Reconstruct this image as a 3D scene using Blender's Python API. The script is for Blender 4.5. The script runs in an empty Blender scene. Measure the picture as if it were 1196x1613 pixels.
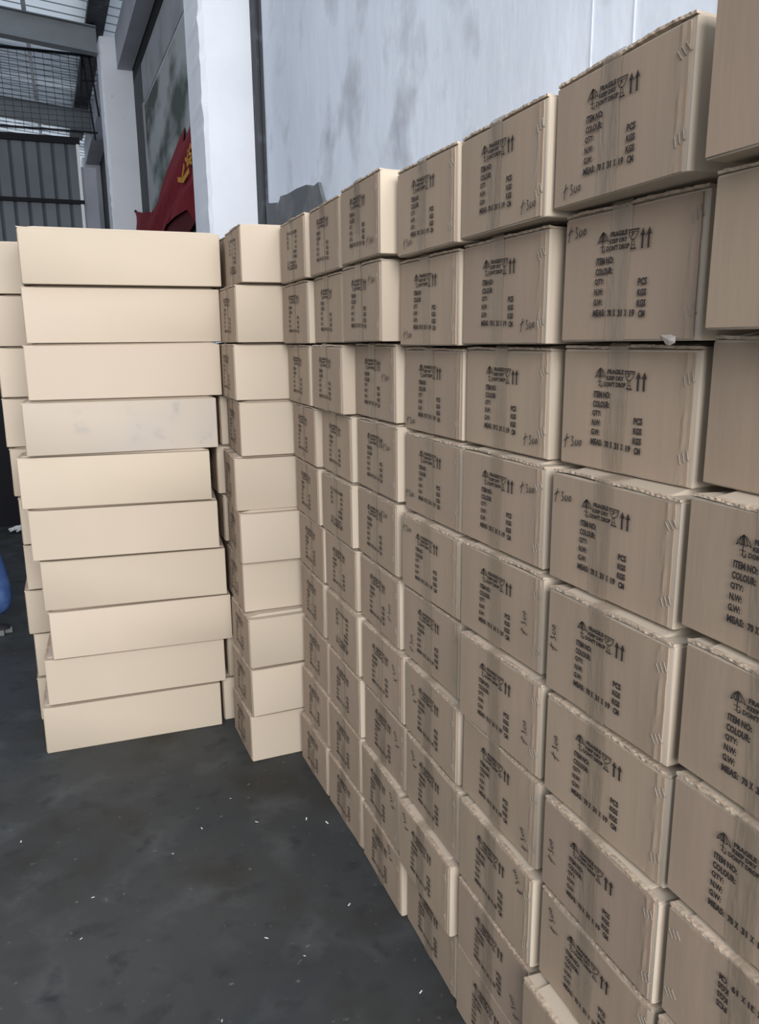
import bpy, bmesh, math, random
from mathutils import Vector, Matrix
random.seed(7)
S = bpy.context.scene
COL = S.collection

# ------------------------------------------------------------------ camera
F_PX, PITCH, ROLL, YAW, CAM_Z, CAM_X = 1224.12, 0.215507, -0.010072, 0.369826, 1.60884, -0.76213
fw = Vector((math.sin(YAW)*math.cos(PITCH), math.cos(YAW)*math.cos(PITCH), -math.sin(PITCH)))
rt = Vector((math.cos(YAW), -math.sin(YAW), 0)); up = rt.cross(fw)
r2 = rt*math.cos(ROLL) + up*math.sin(ROLL); u2 = up*math.cos(ROLL) - rt*math.sin(ROLL)
cam = bpy.data.cameras.new('camera'); camo = bpy.data.objects.new('camera', cam); COL.objects.link(camo)
cam.sensor_fit = 'VERTICAL'; cam.sensor_height = 24; cam.lens = F_PX*24/1613
cam.clip_start = .02; cam.clip_end = 200
M3 = Matrix((r2, u2, -fw)).transposed()
camo.matrix_world = Matrix.Translation((CAM_X, 0, CAM_Z)) @ M3.to_4x4()
S.camera = camo

# ------------------------------------------------------------------ light
SKY_STRENGTH, SKY_TOP, SKY_LOW = 0.80, (.80, .88, 1.0), (.62, .65, .70)
DOOR_POWER, DOOR_COL = 960, (1.0, .98, .97)
EXPOSURE = 0.0
w = bpy.data.worlds.new('sky'); S.world = w; w.use_nodes = True
nt = w.node_tree; nt.nodes.clear()
out = nt.nodes.new('ShaderNodeOutputWorld'); bg = nt.nodes.new('ShaderNodeBackground')
tc = nt.nodes.new('ShaderNodeTexCoord'); sx = nt.nodes.new('ShaderNodeSeparateXYZ'); rp = nt.nodes.new('ShaderNodeValToRGB')
nt.links.new(tc.outputs['Generated'], sx.inputs[0]); nt.links.new(sx.outputs['Z'], rp.inputs[0])
rp.color_ramp.elements[0].position = 0.0; rp.color_ramp.elements[0].color = (*SKY_LOW, 1)
rp.color_ramp.elements[1].position = .75; rp.color_ramp.elements[1].color = (*SKY_TOP, 1)
nt.links.new(rp.outputs[0], bg.inputs[0]); bg.inputs[1].default_value = SKY_STRENGTH
nt.links.new(bg.outputs[0], out.inputs[0])
def area(name, loc, target, sx_, sy_, power, col):
    l = bpy.data.lights.new(name, 'AREA'); l.shape = 'RECTANGLE'; l.size = sx_; l.size_y = sy_; l.energy = power; l.color = col
    o = bpy.data.objects.new(name, l); COL.objects.link(o); o.location = loc
    o.rotation_euler = (Vector(target)-Vector(loc)).to_track_quat('-Z', 'Y').to_euler(); return o
area('daylight_through_gate', (-.9, -5.0, 3.6), (-.6, 3.0, 1.5), 5.0, 3.6, DOOR_POWER, DOOR_COL)
S.view_settings.view_transform = 'Standard'; S.view_settings.look = 'None'
S.view_settings.exposure = EXPOSURE; S.view_settings.gamma = 1; S.view_settings.use_curve_mapping = False
S.cycles.use_denoising = True
S.cycles.max_bounces = 8; S.cycles.diffuse_bounces = 4; S.cycles.transparent_max_bounces = 12

# ------------------------------------------------------------------ materials
def mat(name, col, rough=.8, metal=0, bump=None, noise=None, spec=.3, stretch=(1, 1, 1), alpha=None, transl=0, objvar=0):
    m = bpy.data.materials.new(name); m.use_nodes = True; t = m.node_tree; N = t.nodes; L = t.links
    b = N['Principled BSDF']; b.inputs['Base Color'].default_value = (*col, 1); b.inputs['Roughness'].default_value = rough
    b.inputs['Metallic'].default_value = metal; b.inputs['Specular IOR Level'].default_value = spec
    tcn = N.new('ShaderNodeTexCoord'); mp = N.new('ShaderNodeMapping'); mp.inputs['Scale'].default_value = stretch
    L.new(tcn.outputs['Object'], mp.inputs[0])
    src = None
    if noise:                                   # list of (scale, colour2, low, high, detail)
        prev = None
        for sc, c2, lo, hi, det in noise:
            n = N.new('ShaderNodeTexNoise'); n.inputs['Scale'].default_value = sc; n.inputs['Detail'].default_value = det
            L.new(mp.outputs[0], n.inputs['Vector'])
            mr = N.new('ShaderNodeMapRange'); mr.inputs['From Min'].default_value = lo; mr.inputs['From Max'].default_value = hi
            L.new(n.outputs['Fac'], mr.inputs['Value'])
            mx = N.new('ShaderNodeMix'); mx.data_type = 'RGBA'; L.new(mr.outputs[0], mx.inputs['Factor'])
            if prev: L.new(prev, mx.inputs['A'])
            else: mx.inputs['A'].default_value = (*col, 1)
            mx.inputs['B'].default_value = (*c2, 1); prev = mx.outputs['Result']
        src = prev
    if objvar:
        oi = N.new('ShaderNodeObjectInfo'); hs = N.new('ShaderNodeHueSaturation')
        m1 = N.new('ShaderNodeMapRange'); m1.inputs['To Min'].default_value = 1-objvar; m1.inputs['To Max'].default_value = 1+objvar
        m2 = N.new('ShaderNodeMapRange'); m2.inputs['To Min'].default_value = .5-objvar*.09; m2.inputs['To Max'].default_value = .5+objvar*.09
        mm = N.new('ShaderNodeMath'); mm.operation = 'MULTIPLY'; mm.inputs[1].default_value = 7.31
        fr = N.new('ShaderNodeMath'); fr.operation = 'FRACT'
        L.new(oi.outputs['Random'], m1.inputs['Value']); L.new(oi.outputs['Random'], mm.inputs[0]); L.new(mm.outputs[0], fr.inputs[0])
        L.new(fr.outputs[0], m2.inputs['Value']); L.new(m1.outputs[0], hs.inputs['Value']); L.new(m2.outputs[0], hs.inputs['Hue'])
        if src: L.new(src, hs.inputs['Color'])
        else: hs.inputs['Color'].default_value = (*col, 1)
        src = hs.outputs[0]
    if src: L.new(src, b.inputs['Base Color'])
    if bump:                                    # (scale, strength, distance, stretch)
        mp2 = N.new('ShaderNodeMapping'); mp2.inputs['Scale'].default_value = bump[3]; L.new(tcn.outputs['Object'], mp2.inputs[0])
        n = N.new('ShaderNodeTexNoise'); n.inputs['Scale'].default_value = bump[0]; n.inputs['Detail'].default_value = 4
        L.new(mp2.outputs[0], n.inputs['Vector'])
        bp = N.new('ShaderNodeBump'); bp.inputs['Strength'].default_value = bump[1]; bp.inputs['Distance'].default_value = bump[2]
        L.new(n.outputs['Fac'], bp.inputs['Height']); L.new(bp.outputs[0], b.inputs['Normal'])
    if alpha is not None: b.inputs['Alpha'].default_value = alpha
    if transl:
        o = N['Material Output']; tr = N.new('ShaderNodeBsdfTranslucent'); ms = N.new('ShaderNodeMixShader'); ms.inputs[0].default_value = transl
        if src: L.new(src, tr.inputs[0])
        else: tr.inputs[0].default_value = (*col, 1)
        L.new(b.outputs[0], ms.inputs[1]); L.new(tr.outputs[0], ms.inputs[2]); L.new(ms.outputs[0], o.inputs[0])
    return m

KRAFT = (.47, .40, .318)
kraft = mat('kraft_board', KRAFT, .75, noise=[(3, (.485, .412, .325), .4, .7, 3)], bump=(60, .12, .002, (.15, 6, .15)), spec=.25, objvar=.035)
kraft_end_shaded = mat('kraft_board_end_shaded', (.335, .255, .188), .7, noise=[(4, (.352, .265, .194), .35, .7, 3)], bump=(14, .25, .004, (1, 2.2, .35)), spec=.3, objvar=.05)  # same board as the sides; shade on the ends put into a darker brown
kraft_edge = mat('torn_flap_edge', (.48, .38, .29), .85, noise=[(60, (.30, .235, .175), .45, .70, 3), (45, (.58, .49, .39), .56, .80, 2)], stretch=(1, 1, 3), bump=(120, .6, .003, (1, 1, 1)), objvar=.04)
kraft_smudged = mat('kraft_board_smudged', (.47, .41, .34), .75, noise=[(2.2, (.42, .38, .35), .5, .75, 4), (9, (.31, .285, .275), .60, .85, 8)], spec=.25)
tape_m = mat('brown_packing_tape', (.34, .27, .20), .22, bump=(16, .6, .006, (1, 3, .7)), spec=.6, alpha=.50)
ink = mat('black_stencil_ink', (.035, .028, .026), .7)
pen = mat('marker_pen_ink', (.05, .04, .04), .6)
steel = mat('staple_wire', (.27, .24, .20), .5, 0)
clear_tape = mat('clear_tape_scrap', (.72, .67, .62), .25, spec=.6, alpha=.85)
concrete = mat('dark_concrete', (.030, .034, .037), .62, noise=[(1.3, (.050, .052, .052), .40, .66, 9), (5.5, (.085, .09, .092), .52, .84, 12), (11, (.018, .021, .024), .54, .74, 10), (2.6, (.026, .026, .024), .50, .66, 5), (38, (.13, .135, .135), .66, .80, 5)],
               bump=(30, .15, .004, (1, 1, 1)), spec=.35)
plaster = mat('painted_wall_plaster', (.80, .86, .95), .7, noise=[(.9, (.66, .71, .79), .45, .7, 6), (3.2, (.30, .32, .36), .53, .82, 9), (9, (.80, .85, .90), .6, .8, 6)], stretch=(1, .9, .75), bump=(6, .35, .02, (1, 1, .4)))
plaster_pillar = mat('painted_pillar_plaster', (.80, .84, .90), .7, noise=[(1.6, (.72, .76, .83), .45, .75, 5), (9, (.55, .57, .60), .68, .8, 6)], bump=(9, .25, .01, (1, 1, .6)))
mottled = mat('mottled_grey_render', (.40, .43, .44), .85, noise=[(2.0, (.085, .105, .095), .44, .60, 8), (3, (.52, .54, .56), .55, .8, 6)], stretch=(1, .35, .8), bump=(8, .4, .02, (1, 1, 1)))
grey_render = mat('grey_render', (.36, .37, .40), .85, noise=[(2, (.26, .27, .29), .45, .7, 6)], bump=(10, .5, .02, (1, 1, 1)))
rough_cement = mat('bare_cement', (.13, .14, .15), .9, noise=[(5, (.20, .20, .20), .45, .7, 7)], bump=(20, .6, .01, (1, 1, 1)))
dark_steel = mat('dark_steel', (.035, .04, .047), .6, noise=[(6, (.10, .11, .13), .55, .75, 6)])
black_m = mat('black_sheet', (.004, .004, .007), .7)
beam_paint = mat('grey_beam_paint', (.42, .43, .49), .7, noise=[(2, (.36, .37, .42), .45, .7, 4)])
rafter_m = mat('rafter_paint', (.24, .27, .29), .6, noise=[(1.5, (.18, .20, .22), .4, .7, 4)])
sheet_m = mat('corrugated_sheet', (.11, .125, .145), .5, .2, noise=[(.8, (.075, .088, .10), .4, .7, 4)])
roof_m = mat('translucent_roof_sheet', (.90, .95, .97), .5, noise=[(.42, (.30, .33, .36), .52, .60, 2)], stretch=(.15, 1, 1), transl=.85, alpha=.75)
white_steel = mat('white_steel', (.75, .77, .78), .5)
red_cloth = mat('red_banner_cloth', (.22, .012, .02), .8, noise=[(2, (.20, .008, .018), .4, .7, 3)], bump=(4, .6, .03, (1, 1, 1)))
red_shaded = mat('shaded_red_banner_cloth', (.10, .012, .018), .85)  # shade under the banner fold, put into a darker red
yellow_m = mat('yellow_banner_paint', (.55, .27, .04), .8)
denim = mat('blue_denim', (.05, .10, .27), .85, noise=[(12, (.09, .17, .36), .45, .7, 6)], bump=(25, .6, .01, (1, 1, .5)))
jacket_m = mat('dark_jacket_cloth', (.02, .022, .03), .85)
skin_m = mat('skin', (.48, .28, .19), .6)
hair_m = mat('black_hair', (.01, .008, .007), .5)
shoe_m = mat('grey_shoe', (.16, .16, .16), .7)
shoe_dark = mat('dark_shoe_upper', (.02, .02, .025), .7)
white_m = mat('white_cotton', (.62, .64, .64), .8)
paper_m = mat('white_paper', (.75, .76, .76), .7)

# ------------------------------------------------------------------ helpers
def mesh_obj(name, me_or_bm, m=None, parent=None, loc=None, smooth=False):
    if isinstance(me_or_bm, bmesh.types.BMesh):
        me = bpy.data.meshes.new(name); me_or_bm.to_mesh(me); me_or_bm.free()
    else: me = me_or_bm
    if m is not None: me.materials.clear(); me.materials.append(m)
    if smooth:
        for p in me.polygons: p.use_smooth = True
    o = bpy.data.objects.new(name, me); COL.objects.link(o)
    if parent: o.parent = parent
    if loc: o.location = loc
    return o
def box(bm, x0, x1, y0, y1, z0, z1):
    g = bmesh.ops.create_cube(bm, size=1)['verts']
    bmesh.ops.scale(bm, vec=(x1-x0, y1-y0, z1-z0), verts=g); bmesh.ops.translate(bm, vec=((x0+x1)/2, (y0+y1)/2, (z0+z1)/2), verts=g)
    return g
def bar(bm, a, b, r, n=6, rz=None):
    a, b = Vector(a), Vector(b); d = b-a
    q = d.to_track_quat('Z', 'Y').to_matrix().to_4x4()
    g = bmesh.ops.create_cone(bm, cap_ends=True, segments=n, radius1=r, radius2=r, depth=d.length)['verts']
    bmesh.ops.transform(bm, matrix=Matrix.Translation((a+b)/2) @ q, verts=g); return g
def structure(name, bm, m, smooth=False):
    o = mesh_obj(name, bm, m, smooth=smooth); o['kind'] = 'structure'; return o
def tag(o, label, cat, group=None, kind=None):
    o['label'] = label; o['category'] = cat
    if group: o['group'] = group
    if kind: o['kind'] = kind
    return o
def empty(name, loc=(0, 0, 0), rz=0):
    o = bpy.data.objects.new(name, None); COL.objects.link(o); o.location = loc; o.rotation_euler = (0, 0, rz); o.empty_display_size = .1
    return o
WX = lambda y, off=0: .858-.03*y+off              # the building wall runs slightly askew of the carton wall
def slab_on_wall(bm, y0, y1, z0, z1, o0, o1):     # box following the wall line, o0..o1 offsets from it
    v = [bm.verts.new((WX(y, o), y, z)) for z in (z0, z1) for (y, o) in ((y0, o0), (y0, o1), (y1, o1), (y1, o0))]
    for f in ((3, 2, 1, 0), (4, 5, 6, 7), (0, 1, 5, 4), (1, 2, 6, 5), (2, 3, 7, 6), (3, 0, 4, 7)): bm.faces.new([v[i] for i in f])
    bmesh.ops.recalc_face_normals(bm, faces=bm.faces)

# ------------------------------------------------------------------ the building
bm = bmesh.new(); box(bm, -9, 1.2, -7, 24, -.2, 0); structure('floor', bm, concrete)
bm = bmesh.new(); slab_on_wall(bm, -2.0, 21, 0, 7.2, 0, .24); structure('wall_right', bm, plaster)
# mottled bay between the two pillars with its upper band
bm = bmesh.new(); slab_on_wall(bm, 6.66, 12.1, 0, 4.82, -.012, -.001); structure('trim_1', bm, mottled)
bm = bmesh.new(); slab_on_wall(bm, 6.66, 12.1, 4.86, 5.36, -.012, -.001); structure('trim_2', bm, grey_render)
bm = bmesh.new(); slab_on_wall(bm, 6.66, 12.98, 5.36, 5.66, -.02, -.001); structure('trim_3', bm, black_m)  # black band painting the shaded gap between beam and wall
bm = bmesh.new(); slab_on_wall(bm, 12.1, 12.98, 0, 5.36, -.02, -.001); structure('trim_4', bm, dark_steel)
bm = bmesh.new(); slab_on_wall(bm, 12.02, 12.1, 0, 4.86, -.03, -.001); structure('trim_5', bm, grey_render)
bm = bmesh.new(); slab_on_wall(bm, 17.5, 19.98, 0, 6.0, -.02, -.001); structure('trim_6', bm, black_m)
bm = bmesh.new(); slab_on_wall(bm, 5.955, 6.105, 0, 7.1, -.03, -.001); slab_on_wall(bm, 5.90, 5.955, 0, 7.1, -.014, -.001); structure('trim_7', bm, dark_steel)
# bare cement patch low on the near bay, ragged top
bm = bmesh.new()
prof = [(4.55, 2.30), (4.66, 2.45), (4.72, 2.52), (4.80, 2.55), (4.95, 2.555), (5.15, 2.565), (5.35, 2.565), (5.52, 2.57), (5.60, 2.55), (5.62, 2.585), (5.8, 2.60), (5.89, 2.60)]
fr = [bm.verts.new((WX(y, -.02), y, z+.02*math.sin(y*31))) for y, z in prof]+[bm.verts.new((WX(5.89, -.02), 5.89, 0)), bm.verts.new((WX(4.55, -.02), 4.55, 0))]
f = bm.faces.new(fr); e = bmesh.ops.extrude_face_region(bm, geom=[f])
bmesh.ops.translate(bm, vec=(.018, 0, 0), verts=[v for v in e['geom'] if isinstance(v, bmesh.types.BMVert)])
bmesh.ops.recalc_face_normals(bm, faces=bm.faces); structure('trim_8', bm, rough_cement)
for i, y in enumerate((2.19, 2.0)):
    bm = bmesh.new(); slab_on_wall(bm, y-.003, y+.003, 0, 7.1, -.003, -.001); structure('trim_%d' % (9+i), bm, plaster)
def pillar(idx, y0, y1, o0, o1, h, m):
    bm = bmesh.new(); n = int(h/.06); rnd = random.Random(idx)
    xa, xb = WX(y0, o0), WX(y0, o1); dx = -.03*(y1-y0); rings = []
    for k in range(n+1):
        z = h*k/n; j = (rnd.random()-.5)*.010; j2 = (rnd.random()-.5)*.010
        if 2.5 < z < 4.6 and rnd.random() < .15: j2 += .012; j -= .006
        rings.append([bm.verts.new(p) for p in ((xa-.0+j, y0+.028, z), (xa+.030+j2, y0, z), (xb, y0, z), (xb+dx, y1, z), (xa+dx, y1, z))])
    for a, b in zip(rings, rings[1:]):
        for i in range(5): bm.faces.new((a[i], a[(i+1) % 5], b[(i+1) % 5], b[i]))
    bm.faces.new(rings[-1]); bm.faces.new(rings[0][::-1]); bmesh.ops.recalc_face_normals(bm, faces=bm.faces)
    o = mesh_obj('pillar', bm, m); return o
P1 = tag(pillar(1, 6.11, 6.66, -.392, -.002, 7.1, plaster_pillar), 'broad white plastered pillar directly behind the cartons', 'pillar', kind='structure')
P2 = tag(pillar(2, 12.99, 13.5, -.461, -.002, 5.95, plaster_pillar), 'narrower white pillar further back, holding the end of the red banner', 'pillar', kind='structure')
P3 = tag(pillar(3, 20.0, 20.5, -.388, -.002, 5.75, plaster_pillar), 'farthest pale pillar beside the corrugated sheet screen', 'pillar', kind='structure')
# concrete crane beam running along the wall on the pillars
bm = bmesh.new(); slab_on_wall(bm, 4.0, 12.98, 5.53, 5.98, -.235, -.03); slab_on_wall(bm, 13.51, 19.99, 5.60, 6.02, -.33, -.03)
structure('beam', bm, beam_paint)
# gutter trough above
bm = bmesh.new(); slab_on_wall(bm, 9.0, 19.9, 6.08, 6.45, -.62, -.36); structure('gutter', bm, dark_steel)
# roof sheets, real corrugation across y
bm = bmesh.new(); ys = [8.6+i*.075 for i in range(int(13.5/.075))]
for ya, yb, k in zip(ys, ys[1:], range(999)):
    za, zb = (.03 if k % 2 else 0), (0 if k % 2 else .03)
    v = [bm.verts.new((x, y, 6.13-.09*x+z)) for (x, y, z) in ((.30, ya, za), (.30, yb, zb), (-8, yb, zb), (-8, ya, za))]
    bm.faces.new(v)
bmesh.ops.remove_doubles(bm, verts=bm.verts, dist=1e-4); structure('ceiling', bm, roof_m)
bm = bmesh.new()                                     # cover ribs of the roof sheets
for k in range(44):
    y = 8.7+k*.30; v = [bm.verts.new((x, yy, 6.12-.09*x-d)) for x in (.29, -7.9) for (yy, d) in ((y, 0), (y+.016, 0), (y+.016, .012), (y, .012))]
    for f in ((3, 2, 1, 0), (4, 5, 6, 7), (0, 1, 5, 4), (1, 2, 6, 5), (2, 3, 7, 6), (3, 0, 4, 7)): bm.faces.new([v[i] for i in f])
bmesh.ops.recalc_face_normals(bm, faces=bm.faces); structure('roof_ribs', bm, rafter_m)
# rafters (I sections) and purlins
def rafter(y, xr, zt, h, sl):
    bm = bmesh.new(); X0 = -7.5
    def pl(yy0, yy1, t, b):
        v = [bm.verts.new((x, yy, zt+sl*(xr-x)-d)) for x in (xr, X0) for (yy, d) in ((yy0, t), (yy1, t), (yy1, b), (yy0, b))]
        for f in ((3, 2, 1, 0), (4, 5, 6, 7), (0, 1, 5, 4), (1, 2, 6, 5), (2, 3, 7, 6), (3, 0, 4, 7)): bm.faces.new([v[i] for i in f])
    pl(y-.006, y+.006, 0, h); pl(y-.09, y+.09, 0, .012); pl(y-.09, y+.09, h-.012, h)
    bmesh.ops.recalc_face_normals(bm, faces=bm.faces)
    return mesh_obj('rafter', bm, rafter_m)
tag(rafter(13.0, -.02, 6.05, .35, .085), 'deep grey steel rafter meeting the second pillar', 'rafter', kind='structure')
tag(rafter(17.3, .0, 6.02, .34, .085), 'deep grey steel rafter seen through the wire mesh', 'rafter', kind='structure')
bm = bmesh.new()
for x in (-.95, -3.6):
    box(bm, x-.03, x+.03, 8.7, 20.9, 6.105-.09*x-.04, 6.105-.09*x)
structure('purlin', bm, white_steel)
# corrugated sheet screen with wire mesh above
bm = bmesh.new(); X0, X1, YS = -7.0, -.40, 13.9; n = int((X1-X0)/.0287); pts = []
for i in range(n+1):
    pts.append((X0+(X1-X0)*i/n, YS+(.022 if i % 7 == 0 else 0)))
for (xa, ya), (xb, yb) in zip(pts, pts[1:]):
    bm.faces.new([bm.verts.new(p) for p in ((xa, ya, .0), (xb, yb, .0), (xb, yb, 4.68), (xa, ya, 4.68))])
bmesh.ops.remove_doubles(bm, verts=bm.verts, dist=1e-4)
bmesh.ops.solidify(bm, geom=bm.faces[:], thickness=.004)
scr = empty('sheet_screen', (0, YS, 0)); tag(scr, 'grey corrugated metal sheet screen at the back with wire mesh on top', 'screen')
def sub(name, bm, m): 
    bmesh.ops.translate(bm, vec=(0, -YS, 0), verts=bm.verts); return mesh_obj(name, bm, m, scr)
sub('corrugated_sheet', bm, sheet_m)
for z0, z1 in ((4.66, 4.76), (3.78, 3.84)):
    bm = bmesh.new(); box(bm, -7, -.34, YS-.05, YS-.005, z0, z1); sub('rail', bm, black_m)
bm = bmesh.new(); box(bm, -.40, -.355, YS-.045, YS+.02, 0, 4.66); sub('end_post', bm, white_steel)
bm = bmesh.new(); bar(bm, (-7, YS, 5.94), (-.05, YS, 5.955), .022); sub('mesh_rail', bm, black_m)
bm = bmesh.new(); bar(bm, (-7, YS, 4.84), (-.06, YS, 4.86), .016); sub('mesh_rail', bm, black_m)
bm = bmesh.new()
for i in range(58): x = -7+i*.12; bar(bm, (x, YS+.02, 4.8), (x, YS+.02, 5.95), .0035, 4)
for k in range(15): z = 4.84+k*.078; bar(bm, (-7, YS+.02, z), (-.1, YS+.02, z), .0035, 4)
wm = sub('wire_mesh', bm, dark_steel)
for a, b in (((-.20, YS, 5.95), (-.10, YS, 4.75)), ((-.10, YS, 5.95), (-.02, YS, 5.1)), ((-.20, YS, 5.95), (-.28, YS, 5.25)), ((-.22, YS, 5.6), (-.04, YS, 5.6))):
    bm = bmesh.new(); bar(bm, a, b, .014); sub('mesh_brace', bm, black_m)
# short pale wall piece right of the screen and the dark sheet partition on the floor at left
bm = bmesh.new(); box(bm, -.35, -.12, 14.2, 14.5, 0, 4.4); structure('wall_back', bm, beam_paint)
bm = bmesh.new(); box(bm, -4.2, -.55, 7.65, 7.9, 0, 2.05); structure('wall_partition', bm, black_m)

# ------------------------------------------------------------------ carton parts (shared meshes)
LN, WD, HT = .70, .31, .20
HX, HY = LN/2, WD/2
def body_mesh(seed):
    rnd = random.Random(seed); bm = bmesh.new()
    box(bm, -HX, HX, -HY, HY, .0005, .1885)
    ed = [e for e in bm.edges if abs(e.verts[0].co.z-e.verts[1].co.z) > .1]
    bmesh.ops.bevel(bm, geom=ed, offset=.0045, segments=3, affect='EDGES', profile=.6)
    ed = [e for e in bm.edges if abs(e.verts[0].co.z-e.verts[1].co.z) < .001]
    bmesh.ops.bevel(bm, geom=[e for e in ed if len(e.link_faces) == 2 and any(abs(f.normal.z) > .9 for f in e.link_faces)], offset=.0015, segments=1, affect='EDGES')
    for v in bm.verts:
        v.co.x += (rnd.random()-.5)*.0015; v.co.y += (rnd.random()-.5)*.0012
    me = bpy.data.meshes.new('body'); bm.to_mesh(me); bm.free()
    for p in me.polygons: p.use_smooth = True
    try: me.set_sharp_from_angle(angle=math.radians(40))
    except Exception: pass
    return me
def panel_mesh(seed):                      # raised end panel, stops short of the near edge, slightly wavy
    rnd = random.Random(seed+50); bm = bmesh.new(); n = 44; m_ = 12; g = []
    ph = rnd.random()*6
    for i in range(n+1):
        row = []
        for k in range(m_+1):
            v_ = .003+.182*k/m_; u_ = .003+(.296+(rnd.random()-.5)*.0012*(i == n))*i/n
            d = -HX-.0022-.0007*math.sin(ph+u_*40)*math.sin(v_*15+ph)-.0016*math.exp(-((u_-.2835-.0015*math.sin(ph+v_*60))/.0035)**2)*(.35+rnd.random()*.65)
            row.append(bm.verts.new((d, HY-u_, v_)))
        g.append(row)
    for i in range(n):
        for k in range(m_): bm.faces.new((g[i][k], g[i+1][k], g[i+1][k+1], g[i][k+1]))
    bd = [e for e in bm.edges if len(e.link_faces) == 1]
    r = bmesh.ops.extrude_edge_only(bm, edges=bd)
    for v in [x for x in r['geom'] if isinstance(x, bmesh.types.BMVert)]: v.co.x = -HX+.001
    bmesh.ops.recalc_face_normals(bm, faces=bm.faces)
    me = bpy.data.meshes.new('end_panel'); bm.to_mesh(me); bm.free(); me.materials.append(kraft_end_shaded); return me
def flap_mesh(seed, side):                 # one long top flap, ragged warped end edge
    rnd = random.Random(seed*3+side+11); bm = bmesh.new(); n = 26; y0, y1 = (.0008, HY-.002) if side > 0 else (-HY+.002, -.0008)
    a0, a1, ph = .0045*rnd.random()-.001, .0025*rnd.random(), rnd.random()*6; rows = []
    for i in range(n+1):
        y = y0+(y1-y0)*i/n; tt = (y-y0)/(y1-y0)
        zz = .1885+.0010+a0*math.sin(math.pi*tt)+a1*math.sin(ph+tt*5)*.6+(rnd.random()-.5)*.0007
        th = .0035+.0012*rnd.random()
        xo = -HX-.0016-(.0012 if rnd.random() < .3 else 0)+(rnd.random()-.5)*.0010
        zt = min(zz+th, .1995); zb = max(zt-th, .1882)
        zr = .1905 if abs(y) > HY-.035 else .1990
        rows.append([bm.verts.new(p) for p in ((xo, y, zb), (xo+(rnd.random()-.5)*.002, y, zt), (-HX+.008, y, min(zt, zr+.002) if zr < .195 else .1935), (-HX+.05, y, zr), (HX-.03, y, zr), (HX-.001, y, .1905), (HX-.001, y, .1885), (-HX+.008, y, .1885))])
    for a, b in zip(rows, rows[1:]):
        for i in range(8): bm.faces.new((a[i], b[i], b[(i+1) % 8], a[(i+1) % 8]))
    bm.faces.new(rows[0]); bm.faces.new(rows[-1][::-1]); bmesh.ops.recalc_face_normals(bm, faces=bm.faces)
    me = bpy.data.meshes.new('top_flap'); bm.to_mesh(me); bm.free(); me.materials.append(kraft_edge); me.materials.append(kraft)
    for p in me.polygons:
        if p.center.x > -HX+.012: p.material_index = 1
    return me
def tape_mesh(seed, bend):
    rnd = random.Random(seed+200); bm = bmesh.new(); n = 30; ph = rnd.random()*6; rows = []
    path = [(-HX+.30, .1994), (-HX+.06, .1994), (-HX+.0, .1985), (-HX-.0038, .1960)]+[(-HX-.0041-.0007*max(0, math.sin(ph+k*.9))*rnd.random(), .192-.190*k/n) for k in range(n+1)]
    for k, (x, z) in enumerate(path):
        c = HY-(.143+bend*(.19-z)+.0012*math.sin(ph+z*50)); row = []
        for j in range(7):
            row.append(bm.verts.new((x-.0004*rnd.random(), c+.022-.044*j/6, z)))
        rows.append(row)
    for a, b in zip(rows, rows[1:]):
        for j in range(6): bm.faces.new((a[j], a[j+1], b[j+1], b[j]))
    me = bpy.data.meshes.new('packing_tape'); bm.to_mesh(me); bm.free(); me.materials.append(tape_m)
    for p in me.polygons: p.use_smooth = True
    return me
bodies = [body_mesh(i) for i in range(3)]; panels = [panel_mesh(i) for i in range(4)]
flaps = [(flap_mesh(i, 1), flap_mesh(i, -1)) for i in range(5)]
tapes = [tape_mesh(i, b) for i, b in enumerate((.02, -.03, .0, .04, -.015))]
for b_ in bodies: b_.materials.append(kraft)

# printed shipping marks, drawn in millimetres on the end (u to the right, v up)
PX = -HX-.0052
def text_tris(s, u0, v0, u1, v1, shear=0, bold=.05):
    c = bpy.data.curves.new('t', 'FONT'); c.body = s; c.offset = bold; c.resolution_u = 2; c.shear = shear
    o = bpy.data.objects.new('t', c); COL.objects.link(o); bpy.context.view_layer.update()
    me = bpy.data.meshes.new_from_object(o.evaluated_get(bpy.context.evaluated_depsgraph_get()))
    bpy.data.objects.remove(o); bpy.data.curves.remove(c)
    xs = [v.co.x for v in me.vertices]; ys_ = [v.co.y for v in me.vertices]; x0, x1, y0, y1 = min(xs), max(xs), min(ys_), max(ys_)
    P = [(u0+(v.co.x-x0)/(x1-x0)*(u1-u0), v0+(v.co.y-y0)/(y1-y0)*(v1-v0)) for v in me.vertices]
    Fc = [tuple(p.vertices) for p in me.polygons]; bpy.data.meshes.remove(me); return P, Fc
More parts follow.
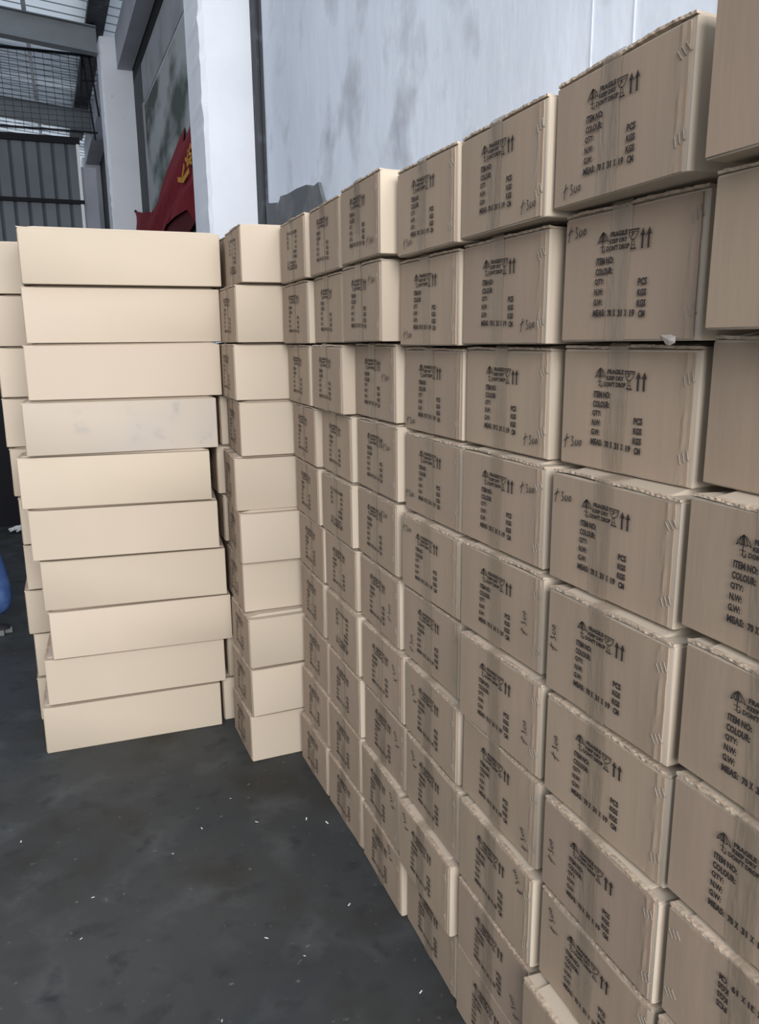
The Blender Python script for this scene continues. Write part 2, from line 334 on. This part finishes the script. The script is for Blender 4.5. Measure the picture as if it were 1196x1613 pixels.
def print_mesh():
    bm = bmesh.new()
    def poly(P): 
        try: bm.faces.new([bm.verts.new((PX, HY-u/1000, v/1000)) for u, v in P])
        except ValueError: pass
    def addt(t):
        P, Fc = t; vs = [bm.verts.new((PX, HY-u/1000, v/1000)) for u, v in P]
        for f in Fc:
            try: bm.faces.new([vs[i] for i in f])
            except ValueError: pass
    def stroke(P, wd):
        for (a, b) in zip(P, P[1:]):
            d = Vector((b[0]-a[0], b[1]-a[1])); 
            if d.length < 1e-6: continue
            n = Vector((-d.y, d.x)).normalized()*wd/2; d = d.normalized()*wd*.3
            poly([(a[0]+n.x-d.x, a[1]+n.y-d.y), (a[0]-n.x-d.x, a[1]-n.y-d.y), (b[0]-n.x+d.x, b[1]-n.y+d.y), (b[0]+n.x+d.x, b[1]+n.y+d.y)])
    addt(text_tris('FRAGILE', 119, 149.5, 157, 157)); addt(text_tris('KEEP DRY', 117, 140.5, 158, 147)); addt(text_tris("DON'T DROP", 111, 130.5, 163, 138))
    addt(text_tris('ITEM NO:', 88, 112.5, 128, 123)); addt(text_tris('COLOUR:', 87, 97.5, 127, 108)); addt(text_tris('QTY:', 86, 83, 108, 93))
    addt(text_tris('N.W:', 86, 68.5, 107, 78.5)); addt(text_tris('G.W:', 85, 53.5, 106, 63.5)); addt(text_tris('MEAS:', 85, 37.5, 114, 48))
    addt(text_tris('70', 120, 36.5, 130, 47)); addt(text_tris('X', 132.5, 36.5, 139, 47)); addt(text_tris('31', 144, 36, 154, 46.5)); addt(text_tris('X', 159, 36, 165, 46))
    addt(text_tris('19', 171, 35, 182, 45.5)); addt(text_tris('CM', 190, 33.5, 204, 44)); addt(text_tris('PCS', 186, 77.5, 205, 88)); addt(text_tris('KGS', 186, 63, 205, 73)); addt(text_tris('KGS', 186, 48, 205, 58.5))
    # umbrella: ribbed canopy, handle with hook
    can = [(90, 144), (92, 149), (96, 154.5), (101, 158.5), (106, 156), (111, 151), (114.5, 145)]
    stroke(can, 1.5); stroke([(90, 144), (94.5, 147), (98, 144.8), (101.5, 147), (105, 144.8), (109, 147), (114.5, 145)], 1.3)
    for q in ((94.5, 147), (98.5, 146), (103, 146), (108.5, 147)): stroke([(101, 158), ((101+q[0])/2+(q[0]-101)*.18, 153), q], 1.5)
    stroke([(101, 158), (101.3, 136)], 1.9)
    stroke([(96, 138), (106.5, 138)], 1.2); stroke([(101.3, 136), (101.5, 131.5), (104, 129.5), (106.5, 131), (106.3, 134.5)], 1.6); stroke([(101, 133), (98.5, 131.5)], 1.3)
    # glass with a crack
    stroke([(160, 155), (182, 154.5)], 2.0); stroke([(160, 155), (161.5, 148), (165, 143), (170, 141), (175.5, 143), (180, 148), (182, 154.5)], 1.5); stroke([(161.5, 151.5), (180.5, 151.2)], 1.0)
    stroke([(168, 152), (170.5, 148.5), (166.5, 146.5)], 1.8); stroke([(168.6, 141), (167, 130)], 1.2); stroke([(172, 141), (174.5, 130)], 1.2); stroke([(165, 129.4), (177, 128.8)], 2.2); stroke([(167.3, 134), (174, 133.7)], 1.2)
    for c in (190.5, 203.5):
        poly([(c-2.2, 127), (c+2.0, 127), (c+2.0, 146), (c-2.2, 146)]); poly([(c-5.2, 145), (c+5.4, 145), (c+.3, 155)])
    bmesh.ops.triangulate(bm, faces=bm.faces)
    me = bpy.data.meshes.new('shipping_print'); bm.to_mesh(me); bm.free(); me.materials.append(ink); return me
PRINT = print_mesh()
# plane normals must face outwards (-x)
def face_out(me):
    for p in me.polygons:
        if p.normal.x > 0: p.flip()
    me.update(); return me
face_out(PRINT)
def note_mesh(seed):
    rnd = random.Random(seed+900); bm = bmesh.new()
    def stroke(P, wd=1.6):
        for (a, b) in zip(P, P[1:]):
            d = Vector((b[0]-a[0], b[1]-a[1])); n = Vector((-d.y, d.x)).normalized()*wd/2
            bm.faces.new([bm.verts.new((PX-.0002, -u*1.3/1000, v*1.25/1000)) for u, v in ((a[0]+n.x, a[1]+n.y), (a[0]-n.x, a[1]-n.y), (b[0]-n.x, b[1]-n.y), (b[0]+n.x, b[1]+n.y))])
    j = lambda: (rnd.random()-.5)*1.6
    stroke([(-15+j(), 9), (-16.5, 3), (-19+j(), -10)]); stroke([(-21, -1+j()), (-16.5, 3), (-11, 5+j())])
    stroke([(-6, 6+j()), (-2.5, 6.2), (-4.5, 1.5), (-1.5, -1), (-2, -5), (-6+j(), -6)])
    stroke([(4, 3), (2+j()*.4, -3), (5, -5), (7.5, -2), (7.5, 3)]); stroke([(12, 2.5), (10, -2), (12.5, -4), (15, -1.5), (14+j()*.5, 3), (12, 2.5)])
    me = bpy.data.meshes.new('handwriting'); bm.to_mesh(me); bm.free(); me.materials.append(pen); return face_out(me)
NOTES = [note_mesh(i) for i in range(4)]
def staple_mesh():
    bm = bmesh.new()
    bar(bm, (0, -.0016, -.0066), (0, .0016, .0066), .0008, 5); bar(bm, (0, -.0016, -.0066), (.004, -.0016, -.0066), .0008, 5); bar(bm, (0, .0016, .0066), (.004, .0016, .0066), .0008, 5)
    me = bpy.data.meshes.new('staple'); bm.to_mesh(me); bm.free(); me.materials.append(steel); return me
STAPLE = staple_mesh()

def child(name, me, parent, loc=(0, 0, 0), rot=(0, 0, 0)):
    o = bpy.data.objects.new(name, me); COL.objects.link(o); o.parent = parent; o.location = loc; o.rotation_euler = rot; return o
CN = [0]
def carton(x, y, a, z, h, label, group, printed=True, flip=False, note=None, staples=0, smudge=False):
    """x,y = near (or front-left) lower corner of the end; a = yaw; z = base; h = pitch up to the next carton"""
    i = CN[0]; CN[0] += 1; rnd = random.Random(i*13+5)
    cx = x+math.cos(a)*HX-math.sin(a)*HY; cy = y+math.sin(a)*HX+math.cos(a)*HY
    r = empty('cardboard_box', (cx, cy, z), a); r.scale = (1, 1, h/HT)
    tag(r, label, 'box', group)
    me = bodies[i % 3]
    if smudge: me = me.copy(); me.materials.clear(); me.materials.append(kraft_smudged)
    child('carton_body', me, r)
    fa, fb = flaps[rnd.randrange(5)]
    child('top_flap', fa, r); child('top_flap', fb, r)
    T = (lambda o: o)
    if flip:                                            # box lying upside down: marks turn half round on the end
        def T(o):
            o.location = (o.location.x, -o.location.y, .194-o.location.z); o.rotation_euler.x += math.pi; return o
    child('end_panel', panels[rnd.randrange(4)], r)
    if printed:
        child('packing_tape', tapes[rnd.randrange(5)], r)
        T(child('shipping_print', PRINT, r, (0, rnd.uniform(-.002, .002), rnd.uniform(-.002, .002))))
    if staples:
        for vz in (.150, .038):
            dz = rnd.uniform(-.006, .006); du = rnd.uniform(-.003, .003); tl = rnd.uniform(-.3, .3)
            for k in range(staples):
                T(child('staple', STAPLE, r, (-HX-.0032, HY-.284-du-k*.0075, vz+dz+k*.0035), (tl-.25, 0, 0)))
    if note:
        child('handwriting', NOTES[i % 4], r, (0, HY-note[0], note[1]), (-math.radians(note[2]), 0, 0))
    return r

# ------------------------------------------------------------------ measured stacks: (x, y, yaw, height change) top to bottom
H0 = 0.20104
ST = {
'm': [(-0.1825, 2.7923, -0.0154, -0.0013), (-0.2044, 2.8134, -0.0035, 0.0038), (-0.215, 2.8352, -0.0433, 0.0056), (-0.2049, 2.8335, -0.0378, 0.0034), (-0.2338, 2.8352, -0.0571, 0.0033), (-0.229, 2.8048, -0.0405, -0.0041), (-0.2207, 2.8376, 0.0, 0.0023), (-0.2218, 2.7638, 0.0223, 0.0019), (-0.222, 2.7589, 0.0438, -0.0032), (-0.2311, 2.7719, 0.0299, -0.0059)],
'l': [(-0.899, 3.1104, -0.0079, -0.0009), (-0.9064, 3.1381, -0.0131, 0.0047), (-0.9183, 3.1372, -0.0456, 0.0048), (-0.945, 3.1346, -0.0592, 0.0021), (-0.9825, 3.1524, -0.122, 0.0008), (-0.9631, 3.1449, -0.1053, 0.0014), (-0.9415, 3.1493, -0.0916, 0.0027), (-0.9287, 3.1364, -0.0545, -0.0004), (-0.9621, 3.1563, -0.0444, -0.0042), (-0.9876, 3.1491, -0.0289, 0.0005)],
'b': [(-1.0222, 3.4732, 0.0, 0.0), (-1.0222, 3.4732, 0.0, 0.0), (-1.0331, 3.4802, 0.0, 0.0), (-1.0347, 3.4879, 0.0, 0.001), (-1.0265, 3.4773, 0.0, 0.0015), (-1.0122, 3.4545, 0.0, 0.0009), (-1.0131, 3.4628, 0.0, -0.0019), (-1.028, 3.4707, 0.0, -0.0021), (-1.0126, 3.4795, 0.0, -0.0011), (-1.017, 3.4723, 0.0, -0.0003)],
'n': [(-0.165, 3.165, 0, -.0009), (-0.19, 3.165, 0, .004), (-0.20, 3.17, 0, .004), (-0.225, 3.17, 0, .002), (-0.240, 3.17, 0, .001), (-0.2375, 3.165, 0, .001), (-0.227, 3.165, 0, .002), (-0.225, 3.17, 0, 0), (-0.2531, 3.165, 0, -.003), (-0.279, 3.165, 0, -.001)],
0: [(-0.0496, 2.4553, -0.0057, -0.0007), (-0.0359, 2.4852, 0.0103, 0.0025), (-0.028, 2.5155, -0.0335, 0.0045), (-0.0212, 2.4935, -0.0317, 0.0021), (-0.0176, 2.4882, -0.0292, 0.0012), (-0.0099, 2.4687, -0.0074, -0.0001), (-0.0152, 2.464, -0.0224, -0.0009), (-0.0153, 2.427, 0.0036, 0.0004), (-0.0209, 2.4255, 0.016, -0.0035), (-0.0283, 2.4336, 0.0289, -0.006)],
1: [(-0.0396, 2.1424, -0.0172, -0.0034), (-0.0262, 2.168, -0.0314, 0.0033), (-0.0269, 2.1852, -0.0087, 0.0069), (-0.0055, 2.1741, -0.0249, 0.0034), (-0.0113, 2.1623, -0.0107, 0.0006), (-0.0047, 2.1512, -0.001, -0.0018), (-0.0139, 2.1219, -0.0041, 0.0013), (-0.0151, 2.1051, 0.0014, -0.0019), (-0.0143, 2.11, 0.0198, -0.0023), (-0.0166, 2.1033, 0.0331, -0.0073)],
2: [(-0.0481, 1.8146, -0.0216, -0.0018), (-0.0352, 1.8456, -0.0178, 0.0044), (0.0121, 1.8696, -0.005, 0.0081), (0.0076, 1.8492, -0.0079, 0.0044), (0.0047, 1.8493, -0.0107, 0.004), (0.004, 1.8325, -0.0106, 0.0006), (-0.0003, 1.797, 0.0129, 0.0036), (0.0018, 1.7862, 0.0099, -0.0018), (-0.0143, 1.7972, -0.0096, -0.0068), (-0.0169, 1.7765, 0.0018, -0.0109)],
3: [(-0.0157, 1.4764, -0.0027, -0.0058), (0.0099, 1.5151, 0.0072, 0.0037), (0.0369, 1.5438, 0.0134, 0.0084), (0.0272, 1.5223, 0.012, 0.0056), (0.0135, 1.5033, 0.026, -0.002), (0.0159, 1.5013, 0.0154, -0.0049), (-0.0014, 1.4703, -0.0057, -0.0005), (-0.0057, 1.4537, -0.0065, -0.0059), (-0.0254, 1.456, 0.0048, -0.0013), (-0.0043, 1.4578, -0.0075, -0.0087)],
4: [(-0.013, 1.1635, -0.0184, -0.0077), (0.0212, 1.1985, 0.0124, 0.0055), (0.0487, 1.2221, 0.0262, 0.0099), (0.0292, 1.1957, 0.0273, 0.0022), (0.0172, 1.1701, 0.0345, -0.0015), (0.0034, 1.1429, 0.0366, -0.0006), (0.0032, 1.1408, 0.003, -0.0053), (-0.0137, 1.1238, -0.0024, 0.0046), (-0.0155, 1.1192, 0.0009, -0.013), (-0.0112, 1.1312, 0.0007, -0.0033)],
5: [(-0.0087, 0.8432, -0.0212, -0.0084), (0.0411, 0.8521, 0.0611, 0.0094), (0.0778, 0.885, 0.0614, 0.0136), (0.0361, 0.8575, 0.033, 0.0049), (0.0133, 0.8259, 0.0229, 0.0006), (0.0117, 0.8117, 0.0336, -0.0036), (-0.0069, 0.7959, -0.0021, -0.0126), (-0.0074, 0.7919, 0.0002, -0.0044), (-0.0412, 0.7934, 0.0004, -0.0011), (-0.01, 0.795, 0, 0)],
6: [(-0.0224, 0.4899, 0.0013, 0.0), (0.0126, 0.5059, -0.0007, -0.0013), (0.0746, 0.5571, -0.0043, 0.0138), (0.0336, 0.53, -0.002, 0.0025), (0.0173, 0.4992, -0.001, 0.0005), (0.0087, 0.4917, -0.0005, -0.0006), (-0.002, 0.4722, 0.0001, -0.0073), (-0.0101, 0.4689, 0.0006, 0.0023), (-0.01, 0.47, 0, 0), (-0.01, 0.47, 0, 0)],
}
for r_ in range(10):                        # the narrow-gap cartons stand clear of the wide stack
    lx, ly, la, _d = ST['l'][r_]; nx = lx+LN*math.cos(la)+max(0, -math.sin(la))*WD+.010
    t_ = list(ST['n'][r_]); t_[0] = max(t_[0], nx); ST['n'][r_] = tuple(t_)
ST[5][1] = (.043, .856, .036, .0094); ST[6][2] = (.0746, .553, 0, .0138)
ST['m'][2] = (-.214, 2.843, -.018, .0056)
NOTE = {(5, 0): (0.06, 0.023, 0), (5, 1): (0.039, 0.165, 0), (5, 2): (0.041, 0.039, 0), (5, 3): (0.04, 0.151, 0), (5, 4): (0.023, 0.107, 90), (5, 5): (0.035, 0.104, 90), (5, 6): (0.032, 0.095, 95), (5, 7): (0.041, 0.15, 110), (4, 0): (0.267, 0.026, 0), (4, 1): (0.258, 0.034, 0), (4, 2): (0.262, 0.031, 0), (4, 3): (0.261, 0.145, 0), (4, 4): (0.255, 0.092, 90), (4, 5): (0.262, 0.081, 90), (4, 6): (0.265, 0.046, 110), (4, 7): (0.258, 0.160, 125), (4, 8): (0.256, 0.06, 120), (3, 0): (0.07, 0.027, 0), (3, 1): (0.054, 0.025, 0), (3, 2): (0.044, 0.023, 0), (3, 3): (0.037, 0.044, 0), (3, 4): (0.04, 0.159, 0), (3, 5): (0.05, 0.053, 90), (3, 6): (0.058, 0.126, 120), (3, 7): (0.05, 0.143, 120), (3, 8): (0.047, 0.157, 120), (2, 0): (0.246, 0.039, 0), (2, 1): (0.25, 0.149, 0), (2, 2): (0.247, 0.111, 0), (2, 3): (0.243, 0.134, 0), (2, 4): (0.227, 0.152, 0), (2, 5): (0.244, 0.089, 90), (2, 6): (0.253, 0.131, 120), (2, 7): (0.248, 0.135, 120), (2, 8): (0.259, 0.146, 120), (2, 9): (0.228, 0.165, 120)}
FLIP = {(0, 0), (1, 4), (1, 6), (6, 6), ('m', 0)}
ROW = ['topmost', 'second from top', 'third from top', 'fourth from top', 'fifth from top', 'fifth from bottom', 'fourth from bottom', 'third from bottom', 'second from bottom', 'bottom one']
CNAME = {6: "rightmost column", 5: "second column from the right", 4: "third column from the right", 3: "fourth column from the right", 2: "fifth column from the right", 1: "sixth column from the right", 0: "seventh column from the right"}
def stack(key, only=None):
    rows = ST[key]; z = 0
    for r in range(9, -1, -1):
        x, y, a, dh = rows[r]; h = H0+dh
        if key == 'l':
            lab = ('smudged blank' if r == 3 else 'long blank')+' kraft carton, '+ROW[r]+', in the wide stack at front left'
            grp = 'cartons of the wide stack at front left'
            if r == 3: lab = 'dirt-smudged blank kraft carton, fourth from top, in the wide stack at front left'
        elif key == 'm':
            lab = 'plain-sided kraft carton, '+ROW[r]+', in the corner column standing out from the wall'
            grp = 'cartons of the corner column'
        elif key == 'b':
            lab = 'blank kraft carton, '+ROW[r]+', in the stack mostly hidden behind the wide left stack'
            grp = 'cartons behind the wide left stack'
        elif key == 'n':
            lab = 'kraft carton, '+ROW[r]+', in the sliver between wide left stack and corner column'
            grp = 'cartons in the narrow gap'
        else:
            q = 'printed'
            if key == 5 and r == 8: q = 'protruding plain'
            if key == 6 and r < 3: q = 'plain'
            if (key, r) in FLIP: q = 'upside-down printed'
            n = NOTE.get((key, r)); extra = ''
            if n: extra = ' hand-marked '+('upper ' if n[1] > .13 else 'lower ' if n[1] < .06 else 'mid ')+('left' if n[0] < .12 else 'right')
            lab = q+' carton'+extra+', '+ROW[r]+', '+CNAME[key]
            grp = 'printed cartons of the long wall'
        big = key in (3, 4, 5, 6)
        st_ = 0 if key in ('l', 'b', 'n', 'm') else (3 if key in (4, 5, 6) else 2 if key in (2, 3) else 0)
        o = carton(x, y, a, z, h, lab, grp, printed=(key not in ('l', 'b')) and not (key == 6 and r < 3) and not (key == 5 and r == 8), flip=(key, r) in FLIP,
                   note=NOTE.get((key, r)), staples=st_, smudge=(key == 'l' and r == 3))
        if key == 5 and r == 1:                     # loose end of clear tape hanging from the bottom edge
            bm = bmesh.new()
            P = [(0, .018, .004), (0, -.002, .005), (-.002, -.014, .002), (-.004, -.016, -.006), (-.003, -.004, -.010), (-.001, .006, -.008)]
            c = bm.verts.new((-.006, -.004, -.002)); vs = [bm.verts.new(p) for p in P]
            for i in range(len(vs)): bm.faces.new((c, vs[i], vs[(i+1) % len(vs)]))
            bmesh.ops.solidify(bm, geom=bm.faces[:], thickness=.0006)
            t = mesh_obj('loose_tape_end', bm, clear_tape, o, (-HX-.003, HY-.256, .004)); t['label'] = 'crumpled clear tape end'
        z += h
for k in (6, 5, 4, 3, 2, 1, 0, 'm', 'n', 'l', 'b'): stack(k)

# ------------------------------------------------------------------ red banner strung behind the first pillar
ban = empty('banner', (.3, 10, 3.0)); tag(ban, 'red cloth banner with yellow characters sagging between two white pillars', 'banner')
def bp(y, z, D=1.50): return Vector((D-.762-.03*y-.3, y-10, z-3.0))      # point on the hanging plane, which follows the wall
def sheet(P, D=1.5, th=.006, wav=0):
    bm = bmesh.new(); f = bm.faces.new([bm.verts.new(bp(y, z, D)) for y, z in P]); bmesh.ops.triangulate(bm, faces=[f])
    bmesh.ops.subdivide_edges(bm, edges=bm.edges[:], cuts=4, use_grid_fill=True)
    for v in bm.verts: v.co.x += wav*math.sin(v.co.z*17+v.co.y*2.1)
    bmesh.ops.recalc_face_normals(bm, faces=bm.faces); bmesh.ops.solidify(bm, geom=bm.faces[:], thickness=th); return bm
mesh_obj('cloth', sheet([(11.280, 3.322), (10.510, 3.366), (9.833, 3.417), (8.728, 3.559), (8.116, 3.683), (7.511, 3.743), (7.613, 3.028), (8.129, 3.050), (8.378, 2.954), (9.540, 2.981), (10.644, 3.109), (10.979, 2.935), (11.598, 3.007)], wav=.02), red_cloth, ban)
mesh_obj('cloth_end', sheet([(12.95, 3.575), (12.140, 3.439), (11.158, 3.305), (11.343, 2.977), (12.93, 3.167)], wav=.01), red_cloth, ban)
mesh_obj('cloth_fold', sheet([(11.126, 2.953), (10.782, 3.136), (9.662, 3.012), (8.484, 2.989), (8.031, 3.069), (8.067, 2.960), (8.917, 2.877), (9.758, 2.794)], 1.535, wav=.01), red_shaded, ban)
def character(strokes):
    bm = bmesh.new()
    for P, wd in strokes:
        for a, b in zip(P, P[1:]):
            a, b = Vector(a), Vector(b); d = b-a; n = Vector((0, 1))*wd/2 if abs(d.x) > abs(d.y) else Vector((1, 0))*wd*1.6
            q = [a+n, a-n, b-n, b+n]; A = [bm.verts.new(bp(p.x, p.y, 1.468)) for p in q]; B = [bm.verts.new(bp(p.x, p.y, 1.474)) for p in q]
            for f in ((0, 1, 2, 3), (4, 7, 6, 5), (0, 4, 5, 1), (1, 5, 6, 2), (2, 6, 7, 3), (3, 7, 4, 0)): bm.faces.new([(A+B)[i] for i in f])
    bmesh.ops.recalc_face_normals(bm, faces=bm.faces); return mesh_obj('yellow_character', bm, yellow_m, ban)
character([([(8.44, 3.34), (8.60, 3.245)], .05), ([(8.84, 3.285), (8.52, 3.222), (8.20, 3.25)], .05)])
character([([(8.27, 3.31), (7.92, 3.35)], .04), ([(8.35, 3.385), (8.03, 3.29)], .035), ([(8.19, 3.42), (7.86, 3.30)], .035), ([(8.05, 3.45), (7.83, 3.36)], .035), ([(8.29, 3.35), (8.04, 3.44)], .03)])
bm = bmesh.new(); bar(bm, bp(12.95, 3.57), bp(12.985, 3.585), .02); mesh_obj('tie_knot', bm, black_m, ban)
# ------------------------------------------------------------------ person at the left edge
def skin_obj(name, joints, edges, m, parent, root=0, lv=2):
    me = bpy.data.meshes.new(name); me.from_pydata([j[:3] for j in joints], edges, []); me.materials.append(m)
    o = bpy.data.objects.new(name, me); COL.objects.link(o)
    md = o.modifiers.new('skin', 'SKIN'); md.use_smooth_shade = True
    for i, j in enumerate(joints):
        sv = me.skin_vertices[0].data[i]; rr = j[3]; sv.radius = (rr, rr) if not isinstance(rr, tuple) else rr; sv.use_root = (i == root)
    s = o.modifiers.new('sub', 'SUBSURF'); s.levels = lv; s.render_levels = lv
    o.parent = parent; return o
# joint positions relative to the person's base; the person faces +x (towards the stacks)
per = empty('person', (-1.445, 4.80, 0)); tag(per, 'person in blue jeans and grey shoes walking at the left edge behind the stacks', 'person')
J = [(0, 0, .96, .12), (.01, 0, 1.12, .115), (.02, 0, 1.30, .13), (.03, 0, 1.42, .10), (.045, 0, 1.50, .052), (.055, 0, 1.55, .062), (.07, 0, 1.64, .088), (.065, 0, 1.70, .088),
     (.03, -.19, 1.40, .05), (.02, -.23, 1.12, .038), (.10, -.22, .90, .026), (.03, .19, 1.40, .05), (-.02, .23, 1.12, .038), (.05, .23, .89, .026),
     (.01, -.09, .88, .085), (.10, -.09, .50, .052), (.155, -.09, .10, .034), (-.01, .09, .88, .085), (-.03, .10, .50, .052), (-.22, .10, .12, .034),
     (.13, -.22, .84, .024), (.08, .23, .83, .024)]
E_ = [(0, 1), (1, 2), (2, 3), (3, 4), (4, 5), (5, 6), (6, 7), (3, 8), (8, 9), (9, 10), (3, 11), (11, 12), (12, 13), (0, 14), (14, 15), (15, 16), (0, 17), (17, 18), (18, 19), (10, 20), (13, 21)]
for (hx, hy, hz, hi) in ((.13, -.22, .84, 20), (.08, .23, .83, 21)):      # five fingers on each hand
    for k, (dy, ln) in enumerate(((-.022, .045), (-.008, .055), (.007, .058), (.021, .05))):
        b0 = len(J); J += [(hx+.005, hy+dy, hz-.02, .010), (hx+.012, hy+dy, hz-.02-ln*.6, .009), (hx-.002, hy+dy, hz-.02-ln, .008)]
        E_ += [(hi, b0), (b0, b0+1), (b0+1, b0+2)]
    b0 = len(J); J += [(hx+.03, hy, hz+.01, .011), (hx+.042, hy, hz-.03, .009)]; E_ += [(hi, b0), (b0, b0+1)]
skin_obj('body', J, E_, skin_m, per)
bm = bmesh.new()                            # nose, brow and eyes on the front of the face
bmesh.ops.create_uvsphere(bm, u_segments=10, v_segments=8, radius=.013, matrix=Matrix.Translation((.143, 0, 1.64)))
mesh_obj('nose', bm, skin_m, per, smooth=True)
for s in (-1, 1):
    bm = bmesh.new(); bmesh.ops.create_uvsphere(bm, u_segments=10, v_segments=8, radius=.012, matrix=Matrix.Translation((.142, s*.032, 1.665))); mesh_obj('eye', bm, hair_m, per, smooth=True)
    bm = bmesh.new(); bmesh.ops.create_uvsphere(bm, u_segments=10, v_segments=8, radius=.026, matrix=Matrix.Translation((.06, s*.088, 1.65)) @ Matrix.Diagonal((.9, .4, 1.2, 1))); mesh_obj('ear', bm, skin_m, per, smooth=True)
bm = bmesh.new(); bmesh.ops.create_uvsphere(bm, u_segments=20, v_segments=14, radius=.103, matrix=Matrix.Translation((.05, 0, 1.705)))
bmesh.ops.delete(bm, geom=[v for v in bm.verts if v.co.z < 1.60 or (v.co.x > .12 and v.co.z < 1.73)], context='VERTS'); bmesh.ops.solidify(bm, geom=bm.faces[:], thickness=.01); mesh_obj('hair', bm, hair_m, per, smooth=True)
skin_obj('jeans', [(0, 0, .98, .145), (.01, -.09, .86, .11), (.12, -.09, .50, .098), (.155, -.09, .30, .112), (.165, -.09, .095, .108), (-.01, .09, .86, .11), (-.03, .10, .50, .098), (-.13, .10, .30, .10), (-.20, .10, .14, .10), (0, 0, 1.04, .14)],
         [(0, 9), (0, 1), (1, 2), (2, 3), (3, 4), (0, 5), (5, 6), (6, 7), (7, 8)], denim, per)
skin_obj('jacket', [(0, 0, .94, .175), (.01, 0, 1.14, .145), (.02, 0, 1.30, .155), (.03, 0, 1.42, .115), (.035, 0, 1.46, .08), (.03, -.19, 1.40, .072), (.02, -.24, 1.12, .058), (.085, -.225, .93, .045), (.03, .19, 1.40, .072), (-.02, .24, 1.12, .058), (.035, .235, .92, .045)],
         [(0, 1), (1, 2), (2, 3), (3, 4), (3, 5), (5, 6), (6, 7), (3, 8), (8, 9), (9, 10)], jacket_m, per)
def shoe(px, py, pz, tilt):
    bm = bmesh.new(); box(bm, -.09, .19, -.05, .05, 0, .03)
    bmesh.ops.bevel(bm, geom=[e for e in bm.edges if abs(e.verts[0].co.z-e.verts[1].co.z) > .01], offset=.04, segments=4, affect='EDGES')
    s = mesh_obj('shoe', bm, shoe_m, per); s.location = (px, py, pz); s.rotation_euler = (0, tilt, 0)
    bm = bmesh.new(); secs = [(-.085, .035, .09), (-.03, .042, .105), (.03, .046, .095), (.09, .047, .065), (.15, .04, .05), (.18, .022, .04)]; rings = []
    for x, w_, h_ in secs: rings.append([bm.verts.new((x, w_*math.cos(t), .028+(h_-.028)*max(0, math.sin(t))**.7)) for t in [math.pi*k/8 for k in range(9)]])
    for a, b in zip(rings, rings[1:]):
        for k in range(8): bm.faces.new((a[k], b[k], b[k+1], a[k+1]))
    bm.faces.new(rings[0]); bm.faces.new(rings[-1][::-1]); bmesh.ops.recalc_face_normals(bm, faces=bm.faces)
    mesh_obj('shoe_upper', bm, shoe_dark, s, smooth=True)
shoe(.045, -.09, 0.0, 0); shoe(-.22, .10, .035, .30)

# ------------------------------------------------------------------ white glove at the foot of the dark partition
gl = empty('work_glove', (-1.335, 7.35, .02)); gl.scale = (.75, .75, .75); tag(gl, 'white work glove lying on the dark floor beside the back stack', 'glove')
gj = [(0, 0, .03, .03), (.05, 0, .035, .034), (.12, 0, .05, .03), (-.04, -.03, .015, .012), (-.075, -.03, .0, .010), (-.045, -.01, .03, .012), (-.09, -.012, .02, .010), (-.04, .012, .03, .012), (-.085, .012, .02, .010), (-.035, .03, .015, .011), (-.07, .03, .0, .009), (.03, -.04, .01, .013), (0, -.065, -.002, .011)]
skin_obj('glove_body', gj, [(0, 1), (1, 2), (0, 3), (3, 4), (0, 5), (5, 6), (0, 7), (7, 8), (0, 9), (9, 10), (1, 11), (11, 12)], white_m, gl)
# ------------------------------------------------------------------ little white scraps on the floor
SCR = [(-0.141, 2.331), (-0.082, 2.284), (-0.304, 2.378), (-0.362, 2.554), (-0.142, 1.878), (-1.055, 2.567), (-0.316, 1.740), (-0.839, 2.194), (-0.076, 1.515), (-0.559, 1.618), (-0.486, 2.414), (-0.396, 1.841), (-0.594, 2.313), (-0.875, 2.031)]
WHERE = ['left of the close pair by the carton wall', 'right of the close pair by the carton wall', 'in front of the corner column', 'just out from the gap between stacks',
         'halfway along the foot of the carton wall', 'at the left edge of the picture', 'in the lower middle of the floor', 'below the wide left stack', 'nearest the carton wall at the bottom', 'lowest one, at the bottom edge',
         'in the middle of the floor', 'between carton wall and lower middle', 'in the middle, left of centre', 'in the lower left of the floor']
sm = []
for k in range(3):
    bm = bmesh.new(); box(bm, -.006, .006, -.0018, .0018, 0, .001)
    for v in bm.verts: v.co.x += random.uniform(-.002, .002); v.co.z += abs(v.co.x)*.25 if v.co.x > 0 else 0
    me = bpy.data.meshes.new('paper_scrap'); bm.to_mesh(me); bm.free(); me.materials.append(paper_m); sm.append(me)
for i, (x, y) in enumerate(SCR):
    o = bpy.data.objects.new('paper_scrap', sm[i % 3]); COL.objects.link(o); o.location = (x, y, .0003); o.rotation_euler = (0, 0, 1.2+i*.7)
    s = 1.0 if i in (0, 1, 4, 5) else .5+.15*(i % 3); o.scale = (s, s, s)
    tag(o, 'tiny white scrap on the floor, '+WHERE[i], 'scrap', 'tiny paper scraps on the floor')
